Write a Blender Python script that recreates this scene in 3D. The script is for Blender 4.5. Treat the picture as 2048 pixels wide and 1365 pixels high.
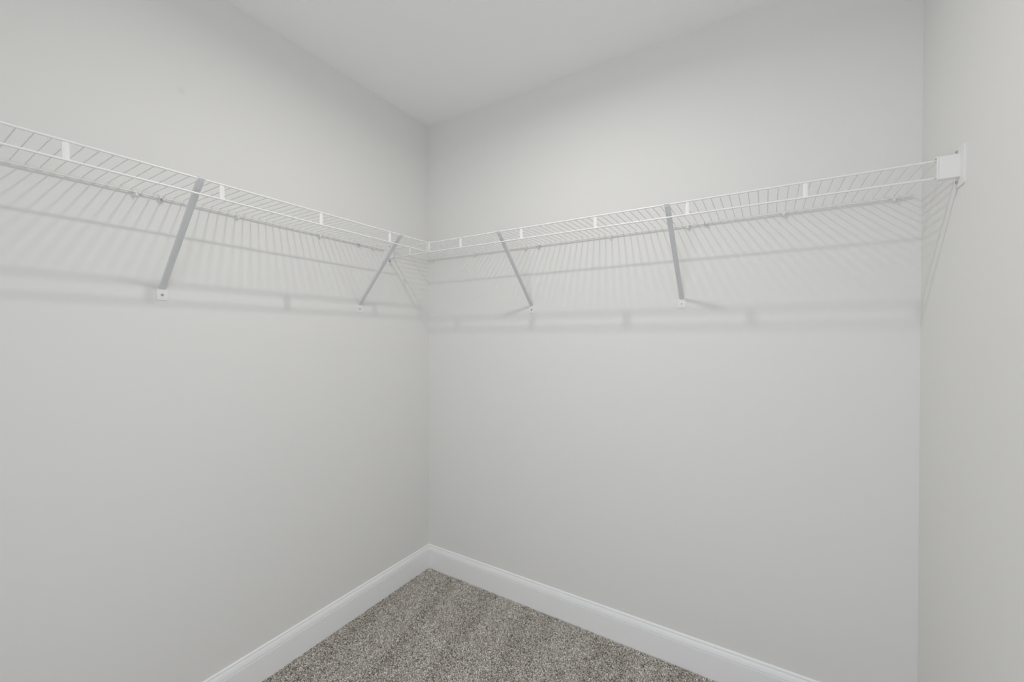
import bpy, bmesh, math, random
import numpy as np
from mathutils import Matrix, Vector

for _o in list(bpy.data.objects):
    bpy.data.objects.remove(_o)
SC = bpy.context.scene
COL = SC.collection

# ---------------------------------------------------------------- measures (metres)
W, H, FRONT = 1.9876, 2.438, -2.10          # closet: x 0..W, y FRONT..0, z 0..H
DR, DL = 0.2890, 0.2729                     # front rod distance from back wall / left wall
ZS, LIP = 1.7080, 0.0422                    # shelf front rod height, lip depth

# ---------------------------------------------------------------- camera
yaw, pitch, roll = 2.1236, -0.0085, 0.0008
fw = Vector((math.cos(pitch) * math.cos(yaw), math.cos(pitch) * math.sin(yaw), math.sin(pitch)))
rt = Vector((math.sin(yaw), -math.cos(yaw), 0))
up = rt.cross(fw)
rt, up = math.cos(roll) * rt + math.sin(roll) * up, -math.sin(roll) * rt + math.cos(roll) * up
cd = bpy.data.cameras.new('camera')
cd.sensor_width = 36
cd.lens = 822.143 / 2048 * 36
cd.clip_start = 0.02
cam = bpy.data.objects.new('camera', cd)
COL.objects.link(cam)
M = Matrix((rt, up, -fw)).transposed().to_4x4()
M.translation = Vector((1.5909, -1.6988, 1.2739))
cam.matrix_world = M
SC.camera = cam

# ---------------------------------------------------------------- world, light, exposure
world = bpy.data.worlds.new('daylight')
SC.world = world
world.use_nodes = True
bgn = world.node_tree.nodes['Background']
bgn.inputs['Color'].default_value = (0.895, 0.934, 1.0, 1)
bgn.inputs['Strength'].default_value = 1.85
LAMP_XYZ, LAMP_POWER, LAMP_COL = (1.003, -0.918, 2.436), 7.2, (1.0, 0.962, 0.905)
SC.view_settings.view_transform = 'Standard'
SC.view_settings.look = 'None'
SC.view_settings.gamma = 1
SC.view_settings.use_curve_mapping = False
SC.view_settings.exposure = -0.04
SC.cycles.max_bounces = 12                   # pale closed room: let the light bounce all the way
SC.cycles.diffuse_bounces = 9

# ---------------------------------------------------------------- materials
def material(name, color, rough=0.6, metal=0.0, spec=0.5, noise=None, bump=None):
    m = bpy.data.materials.new(name)
    m.use_nodes = True
    nt = m.node_tree
    b = nt.nodes['Principled BSDF']
    b.inputs['Base Color'].default_value = (*color, 1)
    b.inputs['Roughness'].default_value = rough
    b.inputs['Metallic'].default_value = metal
    b.inputs['Specular IOR Level'].default_value = spec
    tc = nt.nodes.new('ShaderNodeTexCoord')
    if noise:                                # (scale, amount)
        n = nt.nodes.new('ShaderNodeTexNoise')
        n.inputs['Scale'].default_value = noise[0]
        n.inputs['Detail'].default_value = 4
        nt.links.new(tc.outputs['Object'], n.inputs['Vector'])
        r = nt.nodes.new('ShaderNodeMapRange')
        r.inputs['To Min'].default_value = 1 - noise[1]
        r.inputs['To Max'].default_value = 1 + noise[1]
        nt.links.new(n.outputs['Fac'], r.inputs['Value'])
        v = nt.nodes.new('ShaderNodeVectorMath'); v.operation = 'SCALE'
        v.inputs[0].default_value = color
        nt.links.new(r.outputs['Result'], v.inputs['Scale'])
        nt.links.new(v.outputs['Vector'], b.inputs['Base Color'])
    if bump:                                 # (scale, strength, distance)
        n2 = nt.nodes.new('ShaderNodeTexNoise')
        n2.inputs['Scale'].default_value = bump[0]
        n2.inputs['Detail'].default_value = 3
        nt.links.new(tc.outputs['Object'], n2.inputs['Vector'])
        bp = nt.nodes.new('ShaderNodeBump')
        bp.inputs['Strength'].default_value = bump[1]
        bp.inputs['Distance'].default_value = bump[2]
        nt.links.new(n2.outputs['Fac'], bp.inputs['Height'])
        nt.links.new(bp.outputs['Normal'], b.inputs['Normal'])
    return m

PAINT = (0.80, 0.799, 0.787)
MT = {
    'wall': material('wall_paint', PAINT, 0.85, spec=0.25, noise=(3.0, 0.006), bump=(260, 0.08, 0.0006)),
    'wall_l': material('wall_paint_scuffed', PAINT, 0.85, spec=0.25, noise=(3.0, 0.006), bump=(260, 0.08, 0.0006)),
    'ceiling': material('ceiling_paint', (0.91, 0.91, 0.902), 0.95, spec=0.15, noise=(2.5, 0.006), bump=(220, 0.1, 0.0007)),
    'trim': material('trim_enamel', (0.92, 0.93, 0.935), 0.33, spec=0.5, noise=(6, 0.005), bump=(60, 0.03, 0.0004)),
    'wire': material('white_vinyl_wire', (0.835, 0.835, 0.83), 0.32, noise=(30, 0.01)),
    'bracket': material('white_steel_shaded', (0.71, 0.725, 0.735), 0.38, noise=(30, 0.01)),  # white coat darkened: shade of the down-facing brace put into the colour
    'plastic': material('white_plastic', (0.835, 0.835, 0.83), 0.42, noise=(40, 0.01)),
    'steel': material('zinc_screw', (0.62, 0.62, 0.61), 0.35, metal=0.9, noise=(300, 0.15)),
    'recess': material('screw_recess', (0.16, 0.16, 0.16), 0.7, noise=(300, 0.1)),
    'carpet_base': material('carpet_backing', (0.36, 0.33, 0.30), 1.0, spec=0.05, noise=(400, 0.35), bump=(500, 0.8, 0.004)),
}
# one faint grey scuff on the left wall
nt = MT['wall_l'].node_tree
b = nt.nodes['Principled BSDF']
src = b.inputs['Base Color'].links[0].from_socket
tc = nt.nodes.new('ShaderNodeTexCoord')
dv = nt.nodes.new('ShaderNodeVectorMath'); dv.operation = 'DISTANCE'
dv.inputs[1].default_value = (0, -1.131, 2.061)
nt.links.new(tc.outputs['Object'], dv.inputs[0])
mr = nt.nodes.new('ShaderNodeMapRange'); mr.interpolation_type = 'SMOOTHSTEP'
mr.inputs['From Min'].default_value = 0.006; mr.inputs['From Max'].default_value = 0.016
mr.inputs['To Min'].default_value = 0.955; mr.inputs['To Max'].default_value = 1.0
nt.links.new(dv.outputs['Value'], mr.inputs['Value'])
sc_ = nt.nodes.new('ShaderNodeVectorMath'); sc_.operation = 'SCALE'
nt.links.new(src, sc_.inputs[0]); nt.links.new(mr.outputs['Result'], sc_.inputs['Scale'])
nt.links.new(sc_.outputs['Vector'], b.inputs['Base Color'])

def carpet_material():
    m = bpy.data.materials.new('carpet_yarn')
    m.use_nodes = True
    nt = m.node_tree
    b = nt.nodes['Principled BSDF']
    b.inputs['Roughness'].default_value = 0.95
    b.inputs['Specular IOR Level'].default_value = 0.08
    a = nt.nodes.new('ShaderNodeAttribute'); a.attribute_name = 'yarn'
    ramp = nt.nodes.new('ShaderNodeValToRGB')
    cr = ramp.color_ramp
    cr.elements[0].position = 0.0; cr.elements[0].color = (0.21, 0.185, 0.16, 1)
    cr.elements[1].position = 1.0; cr.elements[1].color = (0.90, 0.875, 0.825, 1)
    e = cr.elements.new(0.3); e.color = (0.42, 0.39, 0.348, 1)
    e = cr.elements.new(0.7); e.color = (0.65, 0.617, 0.57, 1)
    nt.links.new(a.outputs['Fac'], ramp.inputs['Fac'])
    nt.links.new(ramp.outputs['Color'], b.inputs['Base Color'])
    return m
MT['carpet'] = carpet_material()

# ---------------------------------------------------------------- helpers
def link(name, mesh, mat, parent=None):
    o = bpy.data.objects.new(name, mesh)
    if mat is not None and not mesh.materials:
        mesh.materials.append(mat)
    COL.objects.link(o)
    if parent is not None:
        o.parent = parent
    return o

def obj(name, bm, mat, parent=None, smooth=False, angle=None):
    bmesh.ops.recalc_face_normals(bm, faces=bm.faces[:])
    me = bpy.data.meshes.new(name)
    bm.to_mesh(me); bm.free()
    if smooth:
        me.polygons.foreach_set('use_smooth', [True] * len(me.polygons))
        if angle:
            me.set_sharp_from_angle(angle=math.radians(angle))
    return link(name, me, mat, parent)

def structure(name, bm, mat, label, parent=None, **kw):
    o = obj(name, bm, mat, parent, **kw)
    if parent is None:
        o['kind'] = 'structure'
        o['label'] = label
        o['category'] = name.split('_')[0]
    return o

def thing(name, label, cat, loc=(0, 0, 0), rotz=0.0, group=None):
    o = bpy.data.objects.new(name, None)
    o.empty_display_size = 0.05
    COL.objects.link(o)
    o.location = loc
    o.rotation_euler = (0, 0, rotz)
    o['label'] = label
    o['category'] = cat
    if group:
        o['group'] = group
    return o

def box(bm, lo, hi, bevel=0.0, seg=2):
    lo, hi = Vector(lo), Vector(hi)
    r = bmesh.ops.create_cube(bm, size=1.0)
    vs = r['verts']
    bmesh.ops.scale(bm, vec=hi - lo, verts=vs)
    bmesh.ops.translate(bm, vec=(lo + hi) / 2, verts=vs)
    if bevel:
        es = list({e for v in vs for e in v.link_edges})
        bmesh.ops.bevel(bm, geom=es, offset=bevel, segments=seg, profile=0.5, affect='EDGES')
    return bm

def tube(bm, pts, r, sides=8, cap=True):
    pts = [Vector(p) for p in pts]
    n = len(pts)
    rings = []
    prev = None
    for i, p in enumerate(pts):
        if i == 0: t = (pts[1] - p).normalized()
        elif i == n - 1: t = (p - pts[i - 1]).normalized()
        else: t = ((p - pts[i - 1]).normalized() + (pts[i + 1] - p).normalized()).normalized()
        if prev is None:
            a = t.cross(Vector((0, 0, 1)))
            if a.length < 1e-4: a = t.cross(Vector((0, 1, 0)))
            a.normalize()
        else:
            a = (prev - t * prev.dot(t)).normalized()
        prev = a
        c = t.cross(a)
        rings.append([bm.verts.new(p + r * (math.cos(2 * math.pi * k / sides) * a + math.sin(2 * math.pi * k / sides) * c)) for k in range(sides)])
    for i in range(n - 1):
        for k in range(sides):
            bm.faces.new((rings[i][k], rings[i][(k + 1) % sides], rings[i + 1][(k + 1) % sides], rings[i + 1][k]))
    if cap:
        bm.faces.new(rings[0][::-1]); bm.faces.new(rings[-1])
    return bm

def prism(bm, poly, f0, f1):
    """extrude a closed polygon; f0/f1 map a 2-D point to the two end positions"""
    a = [bm.verts.new(f0(*p)) for p in poly]
    c = [bm.verts.new(f1(*p)) for p in poly]
    n = len(poly)
    for i in range(n):
        bm.faces.new((a[i], a[(i + 1) % n], c[(i + 1) % n], c[i]))
    bm.faces.new(a[::-1]); bm.faces.new(c)
    return bm

def rounded_rect(w0, w1, h0, h1, r, n=5):
    pts = []
    for cx, cy, a0 in ((w1 - r, h1 - r, 0), (w0 + r, h1 - r, 90), (w0 + r, h0 + r, 180), (w1 - r, h0 + r, 270)):
        for k in range(n + 1):
            a = math.radians(a0 + 90 * k / n)
            pts.append((cx + r * math.cos(a), cy + r * math.sin(a)))
    return pts

def copy_part(src, parent, offset):
    c = src.copy()
    COL.objects.link(c)
    c.parent = parent
    c.location = Vector(offset)
    return c

# ---------------------------------------------------------------- the room shell
T = 0.11
structure('floor', box(bmesh.new(), (-T, FRONT - T, -0.10), (W + T, T, -0.004)), MT['carpet_base'],
          'grey-brown flecked carpet floor of the closet')
structure('ceiling', box(bmesh.new(), (-T, FRONT - T, H), (W + T, T, H + 0.1)), MT['ceiling'],
          'flat pale grey painted ceiling above the wire shelves')
structure('wall_left', box(bmesh.new(), (-T, FRONT - T, -0.05), (0, T, H)), MT['wall_l'],
          'light grey painted wall carrying the longer-seen left wire shelf')
structure('wall_back', box(bmesh.new(), (0, 0, -0.05), (W, T, H)), MT['wall'],
          'light grey painted wall behind the wall-to-wall wire shelf')
structure('wall_right', box(bmesh.new(), (W, FRONT - T, -0.05), (W + T, T, H)), MT['wall'],
          'light grey painted wall at the right edge with the shelf end bracket')
# front wall behind the camera with the open doorway the photographer stands by
DX0, DX1, DZ = 0.75, 1.85, 2.06
bm = bmesh.new()
box(bm, (0, FRONT - T, -0.05), (DX0, FRONT, H))
box(bm, (DX1, FRONT - T, -0.05), (W, FRONT, H))
box(bm, (DX0, FRONT - T, DZ), (DX1, FRONT, H))
structure('wall_front', bm, MT['wall'], 'light grey wall with the open doorway behind the camera')
bm = bmesh.new()
for x0, x1 in ((DX0 - 0.06, DX0 + 0.005), (DX1 - 0.005, DX1 + 0.06)):
    box(bm, (x0, FRONT, -0.004), (x1, FRONT + 0.015, DZ + 0.06), 0.003)
box(bm, (DX0 + 0.005, FRONT, DZ - 0.005), (DX1 - 0.005, FRONT + 0.015, DZ + 0.06), 0.003)
structure('trim_1', bm, MT['trim'], 'white casing around the doorway behind the camera', smooth=True, angle=35)

# sampling portal in the doorway (emits nothing; guides the renderer to the daylight outside)
pd = bpy.data.lights.new('doorway_portal', 'AREA')
pd.shape = 'RECTANGLE'
pd.size, pd.size_y = DX1 - DX0, DZ
pd.cycles.is_portal = True
po = bpy.data.objects.new('doorway_portal', pd)
COL.objects.link(po)
po.location = ((DX0 + DX1) / 2, FRONT - 0.05, DZ / 2)
po.rotation_euler = (math.radians(90), 0, 0)

# baseboards: flat face, quirk, sloped band, quirk, sloped cap
PROFILE = [(0, -0.004), (0.0150, -0.004), (0.0150, 0.0926), (0.0146, 0.0934), (0.0085, 0.0938), (0.0085, 0.0972),
           (0.0128, 0.0976), (0.0118, 0.1030), (0.0098, 0.1100), (0.0080, 0.1152), (0.0076, 0.1157), (0.0022, 0.1160), (0.0022, 0.1190),
           (0.0054, 0.1193), (0.0046, 0.1222), (0.0024, 0.1246), (0, 0.1253)]
structure('baseboard_left', prism(bmesh.new(), PROFILE, lambda t, z: (t, FRONT + 0.015, z), lambda t, z: (t, -t, z)),
          MT['trim'], 'white moulded baseboard along the left wall', smooth=True, angle=25)
structure('baseboard_back', prism(bmesh.new(), PROFILE, lambda t, z: (t, -t, z), lambda t, z: (W - t, -t, z)),
          MT['trim'], 'white moulded baseboard along the back wall', smooth=True, angle=25)
structure('baseboard_right', prism(bmesh.new(), PROFILE, lambda t, z: (W - t, -t, z), lambda t, z: (W - t, FRONT + 0.015, z)),
          MT['trim'], 'white moulded baseboard along the right wall', smooth=True, angle=25)

# ---------------------------------------------------------------- carpet pile (real tufts)
def carpet_pile():
    rng = np.random.default_rng(7)
    x0, x1, y0, y1, s = 0.0165, W - 0.0165, FRONT - 0.05, -0.0165, 0.0046
    gx, gy = np.meshgrid(np.arange(x0, x1, s), np.arange(y0, y1, s))
    n = gx.size
    px = gx.ravel() + rng.uniform(-.42, .42, n) * s
    py = gy.ravel() + rng.uniform(-.42, .42, n) * s
    px = np.maximum(px, 0.0163); py = np.minimum(py, -0.0163)
    # vacuum strokes run along y: the nap leans one way, then the other
    u = px + 0.16 * py
    nap = np.sin(u * 2 * math.pi / 0.27 + 1.3 * np.sin(py * 3.1 + u * 4)) * 0.6 + np.sin(u * 2 * math.pi / 0.113 + py * 2.0) * 0.4
    nap += rng.normal(0, 0.35, n)
    h = 0.0066 + rng.normal(0, 0.0009, n)
    rad = s * rng.uniform(0.58, 0.82, n)
    ang = rng.uniform(0, 2 * math.pi, n)
    lx = rng.normal(0, 0.0013, n); ly = rng.normal(0, 0.0013, n) + 0.0016 * nap
    V = np.empty((n, 9, 3), np.float32)
    for k in range(4):
        a = ang + k * math.pi / 2
        V[:, k] = np.stack([px + .7 * rad * np.cos(a), py + .7 * rad * np.sin(a), np.full(n, -0.0045)], 1)
        V[:, 4 + k] = np.stack([px + .6 * lx + rad * np.cos(a + .5), py + .6 * ly + rad * np.sin(a + .5), -0.0045 + .74 * h], 1)
    V[:, 8] = np.stack([px + lx, py + ly, -0.0045 + h], 1)
    V[:, :, 0] = np.clip(V[:, :, 0], 0.0152, W - 0.0152); V[:, :, 1] = np.minimum(V[:, :, 1], -0.0152)
    tri = []
    for k in range(4):
        j = (k + 1) % 4
        tri += [(k, j, 4 + j), (k, 4 + j, 4 + k), (4 + k, 4 + j, 8)]
    F = (np.array(tri)[None] + 9 * np.arange(n)[:, None, None]).reshape(-1)
    nf = len(F) // 3
    me = bpy.data.meshes.new('carpet_pile')
    me.vertices.add(9 * n); me.vertices.foreach_set('co', V.ravel())
    me.loops.add(len(F)); me.loops.foreach_set('vertex_index', F.astype(np.int32))
    me.polygons.add(nf); me.polygons.foreach_set('loop_start', np.arange(0, 3 * nf, 3, dtype=np.int32))
    me.update(); me.validate()
    yarn = np.clip(0.50 + 0.23 * rng.standard_normal(n) + 0.065 * nap, 0, 1).astype(np.float32)
    at = me.attributes.new('yarn', 'FLOAT', 'POINT')
    at.data.foreach_set('value', np.repeat(yarn, 9))
    o = link('carpet_pile', me, MT['carpet'])
    o['kind'] = 'stuff'
    o['label'] = 'short grey-brown flecked carpet pile with vacuum streaks'
    o['category'] = 'carpet'
carpet_pile()

# ---------------------------------------------------------------- wire shelves
# a shelf is built with u along the wall, n out from the wall; place(u, n, z) gives the position
ROD, WIRE, PITCH = 0.0029, 0.00125, 0.0254
ZW = ZS + 0.0036                             # deck wires lie on the rods

def lip_post_mesh(bm, along):
    """flat steel strip with rolled edges joining the two front rods; along = unit vector of the shelf run"""
    a = Vector(along); out = Vector((a.y, -a.x, 0)) if abs(a.x) > 0.5 else Vector((1, 0, 0))
    sec = []
    for k in range(13):
        t = math.pi * k / 12
        sec.append((0.0066 * math.cos(t), 0.0026 * math.sin(t)))
    sec += [(-0.0050, -0.0008), (0.0050, -0.0008)]
    levels = [(0.0015, 1.12), (-0.004, 1.0), (-LIP + 0.004, 1.0), (-LIP - 0.0005, 1.08)]
    rings = [[bm.verts.new(a * (p * s) + out * (q - 0.0012) + Vector((0, 0, z))) for p, q in sec] for z, s in levels]
    n = len(sec)
    for i in range(len(levels) - 1):
        for k in range(n):
            bm.faces.new((rings[i][k], rings[i][(k + 1) % n], rings[i + 1][(k + 1) % n], rings[i + 1][k]))
    bm.faces.new(rings[0][::-1]); bm.faces.new(rings[-1])
    return bm

def wire_shelf(label, place, along, depth, u0, u1, b0, b1, wires, posts):
    """u0..u1 run of the front rods, b0..b1 run of the back rod"""
    root = thing('wire_shelf', label, 'shelf', place((u0 + u1) / 2, depth / 2, ZS))
    org = Vector(root.location)
    P = lambda u, n, z: Vector(place(u, n, z)) - org
    obj('front_rod', tube(bmesh.new(), [P(u0, depth, ZS), P(u1, depth, ZS)], ROD, 12), MT['wire'], root, True, 60)
    obj('lip_rod', tube(bmesh.new(), [P(u0, depth, ZS - LIP), P(u1, depth, ZS - LIP)], ROD, 12), MT['wire'], root, True, 60)
    obj('middle_rod', tube(bmesh.new(), [P(b0, depth * 0.5, ZS - 0.0012), P(b1, depth * 0.5, ZS - 0.0012)], 0.0024, 10), MT['wire'], root, True, 60)
    obj('back_rod', tube(bmesh.new(), [P(b0, 0.0085, ZS - 0.0058), P(b1, 0.0085, ZS - 0.0058)], 0.0025, 10), MT['wire'], root, True, 60)
    o0 = Vector(place(0, 0, 0))
    Q = lambda n, z: Vector(place(0, n, z)) - o0 + Vector((0, 0, 0))
    pts = [Q(depth + 0.0022, ZW - 0.0035 - ZS), Q(depth + 0.0012, ZW - 0.0008 - ZS), Q(depth - 0.003, ZW - ZS), Q(0.0088, ZW - ZS), Q(0.0060, ZW - 0.0010 - ZS),
           Q(0.0052, ZW - 0.0035 - ZS), Q(0.0052, -0.0092)]
    first = None
    for u in wires:
        off = Vector(place(u, 0, ZS)) - org
        if first is None:
            first = obj('deck_wire', tube(bmesh.new(), pts, WIRE, 6), MT['wire'], root, True, 70)
            first.location = off
        else:
            copy_part(first, root, off)
    fp = None
    for u in posts:
        off = P(u, depth, ZS)
        if fp is None:
            fp = obj('lip_post', lip_post_mesh(bmesh.new(), along), MT['wire'], root, True, 50)
            fp.location = off
        else:
            copy_part(fp, root, off)
    return root

place_back = lambda u, n, z: (u, -n, z)
place_left = lambda u, n, z: (n, u, z)
back_wires = [1.671 + PITCH * k for k in range(-65, 12)]
back_wires = [u for u in back_wires if 0.012 < u < 1.962]
left_wires = [-1.357 + PITCH * k for k in range(-40, 60)]
left_wires = [u for u in left_wires if FRONT + 0.03 < u < -DR - 0.010]
wire_shelf('white wire shelf running the full width of the back wall to the right wall', place_back, (1, 0, 0), DR,
           0.0075, W - 0.0075, 0.004, 1.967, back_wires, [0.1484 + 0.3072 * k for k in range(6)])
wire_shelf('white wire shelf on the left wall, butting into the other shelf at the corner', place_left, (0, 1, 0), DL,
           FRONT + 0.012, -DR - 0.0062, FRONT + 0.012, -0.318, left_wires, [-1.4407 + 0.3072 * k for k in range(-3, 4)])

# ---------------------------------------------------------------- support brackets
def support_bracket(label, place, u, depth, skew=0.0):
    """diagonal steel brace: hooked on the front rod, screwed to the wall by a foot tab; local x along wall, -y out of the wall"""
    root = thing('support_bracket', label, 'bracket', place(u, 0.0, 1.405), 0 if place is place_back else math.pi / 2,
                 'diagonal shelf brackets')
    # local frame: x along, y towards wall (-y is out), z up, origin on the wall at the foot screw
    zf, zt = 0.019, ZS - 1.405 - 0.0045
    nt_, nb = depth - 0.0062, 0.0035
    d = Vector((skew, -(nt_ - nb), zt - zf))
    L = d.length; d.normalize()
    side = Vector((1, 0, 0)); side = (side - d * side.dot(d)).normalized()
    nor = side.cross(d).normalized()
    if nor.z > 0: nor = -nor                 # points down and out: the channel's flat back
    base = Vector((0, -nb, zf))
    bm = bmesh.new()
    ST = [(0.0, 0.0088, 0.0006), (0.006, 0.0092, 0.0014), (0.016, 0.0090, 0.0046), (0.030, 0.0086, 0.0056), (L * 0.5, 0.0086, 0.0056),
          (L - 0.035, 0.0088, 0.0056), (L - 0.012, 0.0090, 0.0044), (L, 0.0090, 0.0020)]
    def section(w, h):
        t = 0.0013
        r = min(0.0022, h * 0.6)
        out = [(-w, h), (-w, r), (-w + r * 0.35, r * 0.3), (-w + r, 0), (w - r, 0), (w - r * 0.35, r * 0.3), (w, r), (w, h),
               (w - t, h), (w - t, max(r, t)), (w - r, t), (-w + r, t), (-w + t, max(r, t)), (-w + t, h)]
        return out
    rings = []
    for s, w, h in ST:
        rings.append([bm.verts.new(base + d * s + side * p - nor * (q - 0.001)) for p, q in section(w, h)])
    n = len(rings[0])
    for i in range(len(ST) - 1):
        for k in range(n):
            bm.faces.new((rings[i][k], rings[i][(k + 1) % n], rings[i + 1][(k + 1) % n], rings[i + 1][k]))
    bm.faces.new(rings[0][::-1]); bm.faces.new(rings[-1])
    obj('brace', bm, MT['bracket'], root, True, 40)
    # hook over the front rod
    top = base + d * L
    bm = bmesh.new()
    cy, cz = -depth, ZS - 1.405
    prof = []
    for k in range(11):
        a = math.radians(-60 + 230 * k / 10)
        prof.append((a, ROD + 0.0004))
    arc_o = [(cy - (ROD + 0.0016) * math.cos(a) * -1, cz + (ROD + 0.0016) * math.sin(a)) for a, _ in prof]
    arc_i = [(cy - (ROD + 0.0003) * math.cos(a) * -1, cz + (ROD + 0.0003) * math.sin(a)) for a, _ in prof]
    poly = arc_o + arc_i[::-1]
    prism(bm, poly, lambda y, z: (skew - 0.0086, y, z), lambda y, z: (skew + 0.0086, y, z))
    obj('hook', bm, MT['bracket'], root, True, 40)
    # rivet near the top
    rc = base + d * (L - 0.020) + nor * 0.001
    bm = bmesh.new(); tube(bm, [rc - nor * 0.001, rc + nor * 0.0010], 0.0024, 12); obj('rivet', bm, MT['wire'], root, True, 40)
    # foot tab on the wall
    bm = bmesh.new()
    tab = rounded_rect(-0.0145, 0.0145, -0.0165, 0.0225, 0.0055)
    prism(bm, tab, lambda x, z: (x, 0.0, z), lambda x, z: (x, -0.0022, z))
    obj('foot_tab', bm, MT['plastic'], root, True, 40)
    s = obj('screw', tube(bmesh.new(), [(0, -0.0020, 0), (0, -0.0040, 0)], 0.0040, 14), MT['steel'], root, True, 40)
    bm = bmesh.new(); box(bm, (-0.0021, -0.0043, -0.0006), (0.0021, -0.0036, 0.0006)); box(bm, (-0.0006, -0.0043, -0.0021), (0.0006, -0.0036, 0.0021))
    obj('recess', bm, MT['recess'], s)
    return root

support_bracket('white diagonal shelf bracket on the left wall nearest the left picture edge', place_left, -1.1838, DL, 0.0)
support_bracket('white diagonal shelf bracket on the left wall close to the room corner', place_left, -0.4567, DL, 0.0)
support_bracket('thin-looking white diagonal bracket on the back wall, nearer the room corner', place_back, 0.6525, DR)
support_bracket('white diagonal bracket under the middle of the back wall shelf, farther from the corner', place_back, 1.3145, DR)

# ---------------------------------------------------------------- wall clips holding the back rods
ZB = ZS - 0.0058
def saddle_clip(name='wall_clip'):
    """white plastic clip: back plate, two-pronged hook round the back rod, drive pin; origin on the wall at rod height, -y out"""
    root = thing(name, '', 'clip')
    bm = bmesh.new()
    prism(bm, rounded_rect(-0.0075, 0.0075, -0.0105, 0.0065, 0.003), lambda x, z: (x, 0, z), lambda x, z: (x, -0.0048, z))
    obj('back_plate', bm, MT['plastic'], root, True, 40)
    for sx in (-0.0052, 0.0052):
        arc = []
        for k in range(15):
            a = math.radians(150 - 290 * k / 14)
            arc.append((a, 0))
        o = [(-0.0085 + 0.0050 * -math.cos(a), 0.0050 * math.sin(a)) for a, _ in arc]
        i = [(-0.0085 + 0.0027 * -math.cos(a), 0.0027 * math.sin(a)) for a, _ in arc]
        bm = bmesh.new()
        prism(bm, o + i[::-1], lambda y, z, sx=sx: (sx - 0.0018, y, z), lambda y, z, sx=sx: (sx + 0.0018, y, z))
        obj('prong', bm, MT['plastic'], root, True, 40)
    pin = obj('pin', tube(bmesh.new(), [(0, -0.004, -0.0062), (0, -0.0125, -0.0062)], 0.0022, 10), MT['plastic'], root, True, 40)
    obj('pin_head', tube(bmesh.new(), [(0, -0.0120, -0.0062), (0, -0.0140, -0.0062)], 0.0038, 12), MT['plastic'], pin, True, 40)
    return root

def lock_clip():
    """small zinc locking clip: strap bent over the back rod, held by a round-headed screw"""
    root = thing('lock_clip', '', 'clip')
    pts = [(-0.0045, -0.0018, 0.010)]
    for k in range(9):
        a = math.radians(110 - 220 * k / 8)
        pts.append((-0.0045 + 0.002 * k / 8, -0.0085 - 0.0048 * math.cos(a), 0.0048 * math.sin(a)))
    pts.append((-0.0025, -0.0018, -0.0075))
    obj('strap', tube(bmesh.new(), pts, 0.0017, 8), MT['plastic'], root, True, 60)
    bm = bmesh.new()
    prism(bm, rounded_rect(-0.0075, 0.0090, -0.0125, 0.0085, 0.003), lambda x, z: (x, 0, z), lambda x, z: (x, -0.0030, z))
    obj('back_plate', bm, MT['plastic'], root, True, 40)
    sc = obj('screw', tube(bmesh.new(), [(0.0045, -0.0030, -0.0045), (0.0045, -0.0150, -0.0045)], 0.0042, 14), MT['steel'], root, True, 40)
    obj('recess', tube(bmesh.new(), [(0.0045, -0.0140, -0.0045), (0.0045, -0.0153, -0.0045)], 0.0024, 10), MT['plastic'], sc)
    return root

def copy_tree(o, parent=None):
    c = o.copy(); COL.objects.link(c); c.parent = parent
    for ch in list(o.children):
        copy_tree(ch, c)
    return c

def scatter(proto, spots, group):
    used = False
    for place, u, label in spots:
        o = proto if not used else copy_tree(proto)
        used = True
        o.location = place(u, 0.0, ZB)
        o.rotation_euler = (0, 0, 0 if place is place_back else math.pi / 2)
        o['label'] = label
        o['group'] = group

scatter(saddle_clip(), [
    (place_left, -1.2462, 'white plastic rod clip just left of the bracket nearest the left picture edge'),
    (place_left, -0.9720, 'white plastic rod clip on the left wall, first one right of the near bracket'),
    (place_left, -0.6595, 'white plastic rod clip midway between the two left wall brackets'),
    (place_left, -0.3854, 'white plastic rod clip on the left wall beside the corner end bracket'),
    (place_back, 0.0391, 'white plastic rod clip on the back wall right at the room corner'),
    (place_back, 0.3224, 'white plastic rod clip between the room corner and the thin-looking bracket'),
    (place_back, 0.6250, 'white plastic rod clip just beside the thin-looking bracket on the back wall'),
    (place_back, 1.0354, 'white plastic rod clip midway between the two back wall brackets'),
    (place_back, 1.3360, 'white plastic rod clip touching the right side of the middle back wall bracket'),
    (place_back, 1.6410, 'white plastic rod clip below the lip post in the right half of the back shelf'),
    (place_back, 1.9229, 'white plastic rod clip at the right end of the back wall rod'),
], 'plastic clips holding the back rods')
scatter(lock_clip(), [
    (place_left, -1.1872, 'zinc locking clip behind the left wall bracket nearest the picture edge'),
    (place_left, -0.4695, 'zinc locking clip above the left wall bracket close to the corner'),
    (place_back, 0.6901, 'zinc locking clip right of the thin-looking back wall bracket'),
    (place_back, 1.3964, 'zinc locking clip right of the middle back wall bracket'),
], 'metal locking clips on the back rods')

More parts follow.
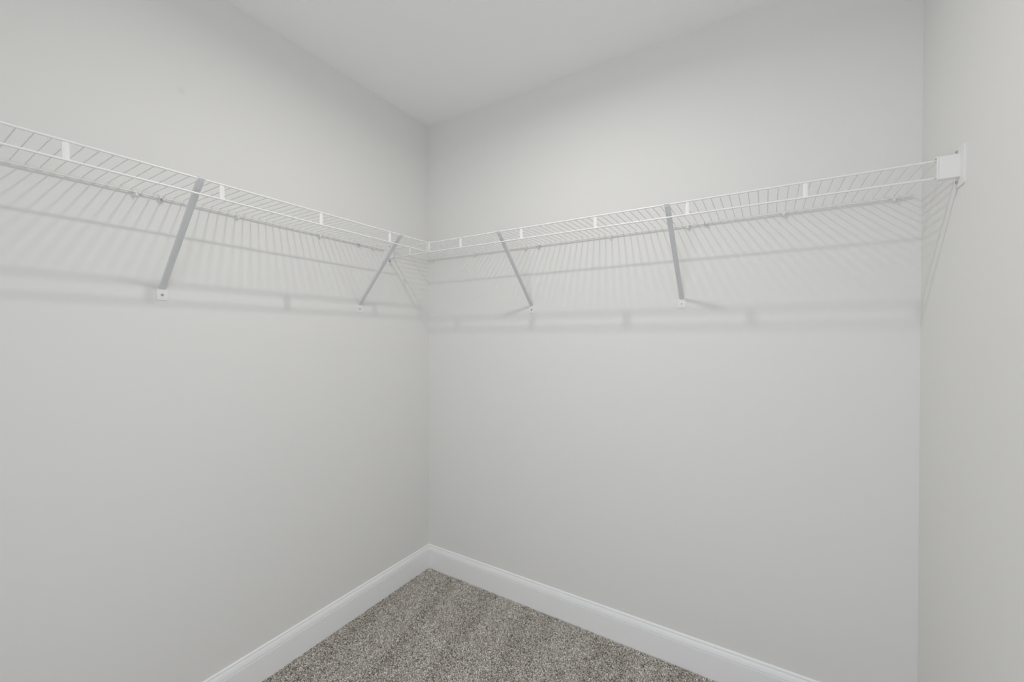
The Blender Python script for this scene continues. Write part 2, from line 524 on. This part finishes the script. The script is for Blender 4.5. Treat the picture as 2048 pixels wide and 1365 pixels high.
# ---------------------------------------------------------------- end brackets carrying the back shelf's front rods
def end_bracket(label, wall_x, s):
    """s = +1: on the right wall (cup reaches towards -x), s = -1: on the left wall"""
    root = thing('end_bracket', label, 'bracket', (wall_x, -DR, ZS - 0.021), 0, 'end brackets of the back shelf')
    bm = bmesh.new()
    prism(bm, rounded_rect(-0.030, 0.027, -0.0485, 0.0460, 0.007), lambda y, z: (0, y, z), lambda y, z: (-s * 0.0032, y, z))
    obj('wall_flange', bm, MT['plastic'], root, True, 40)
    # cup: front cover wrapped round both rods, open towards the wall behind
    x0, x1 = -s * 0.0430, -s * 0.0030
    out = [(0.0045, 0.0290), (-0.0065, 0.0290), (-0.0085, 0.0270), (-0.0085, -0.0255), (-0.0065, -0.0275), (0.0045, -0.0275)]
    inn = [(0.0045, -0.0252), (-0.0055, -0.0252), (-0.0063, -0.0245), (-0.0063, 0.0260), (-0.0055, 0.0268), (0.0045, 0.0268)]
    bm = bmesh.new()
    prism(bm, out + inn, lambda y, z: (x0, y, z), lambda y, z: (x1, y, z))
    cup = obj('cup', bm, MT['plastic'], root, True, 30)
    rim = [(p * 1.10 - 0.0002, q * 1.025) for p, q in out] + inn
    bm = bmesh.new()
    prism(bm, rim, lambda y, z: (x0 - s * 0.0005, y, z), lambda y, z: (x0 + s * 0.0028, y, z))
    obj('rim', bm, MT['plastic'], cup, True, 30)
    for y, z in ((0.008, 0.0375), (0.009, -0.0355)):
        sc = obj('screw', tube(bmesh.new(), [(-s * 0.003, y, z), (-s * 0.0058, y, z)], 0.0040, 14), MT['steel'], root, True, 40)
        bm = bmesh.new()
        box(bm, (-s * 0.0061 if s > 0 else 0.0053, y - 0.0022, z - 0.0006), (-s * 0.0053 if s > 0 else 0.0061, y + 0.0022, z + 0.0006))
        box(bm, (-s * 0.0061 if s > 0 else 0.0053, y - 0.0006, z - 0.0022), (-s * 0.0053 if s > 0 else 0.0061, y + 0.0006, z + 0.0022))
        obj('recess', bm, MT['recess'], sc)
    return root
end_bracket('white shelf end bracket screwed to the right wall', W, 1)
end_bracket('white shelf end bracket on the left wall behind the corner bracket', 0.0, -1)

# ---------------------------------------------------------------- corner joiner between the two shelves
root = thing('corner_joiner', 'small white upright joiner clip where the two shelf lips meet at the corner', 'clip',
             (DL + 0.002, -DR - 0.006, ZS - LIP / 2))
hz = LIP / 2
bm = bmesh.new(); box(bm, (0.000, -0.0030, -hz + 0.002), (0.0085, -0.0005, hz - 0.002), 0.0008); obj('strip', bm, MT['plastic'], root, True, 40)
bm = bmesh.new(); box(bm, (-0.0130, 0.0005, -hz + 0.003), (-0.0095, 0.0025, hz - 0.003), 0.0006); obj('strip', bm, MT['plastic'], root, True, 40)
for sgn in (1, -1):
    arc = [math.radians(-80 + 250 * k / 12) for k in range(13)]
    o = [(0.006 - 0.0050 * math.cos(a), sgn * (hz + 0.0050 * math.sin(a))) for a in arc]
    i = [(0.006 - 0.0031 * math.cos(a), sgn * (hz + 0.0031 * math.sin(a))) for a in arc]
    bm = bmesh.new()
    prism(bm, o + i[::-1], lambda y, z: (-0.0125, y, z), lambda y, z: (0.0080, y, z))
    obj('hook', bm, MT['plastic'], root, True, 40)

# ---------------------------------------------------------------- flush disc ceiling light (above the frame) and its own light
lamp = thing('ceiling_light', 'slim round white disc light flush on the ceiling above the view', 'light', (LAMP_XYZ[0], LAMP_XYZ[1], H))
bm = bmesh.new()
levels = [(0.066, 0.0), (0.064, -0.004), (0.058, -0.0062), (0.051, -0.0062), (0.050, -0.002)]
rings = [[bm.verts.new((r * math.cos(2 * math.pi * k / 40), r * math.sin(2 * math.pi * k / 40), z)) for k in range(40)] for r, z in levels]
for i in range(len(levels) - 1):
    for k in range(40):
        bm.faces.new((rings[i][k], rings[i][(k + 1) % 40], rings[i + 1][(k + 1) % 40], rings[i + 1][k]))
obj('trim_ring', bm, MT['plastic'], lamp, True, 40)
bm = bmesh.new()
bm.faces.new([bm.verts.new((0.050 * math.cos(2 * math.pi * k / 40), 0.050 * math.sin(2 * math.pi * k / 40), -0.002)) for k in range(40)])
obj('diffuser', bm, MT['plastic'], lamp)
ld = bpy.data.lights.new('lamp_glow', 'AREA')
ld.shape = 'DISK'
ld.size = 0.082
ld.spread = math.radians(168)
ld.energy = LAMP_POWER
ld.color = LAMP_COL
lo = bpy.data.objects.new('lamp_glow', ld)
COL.objects.link(lo)
lo.parent = lamp
lo.location = (0, 0, -0.0066)
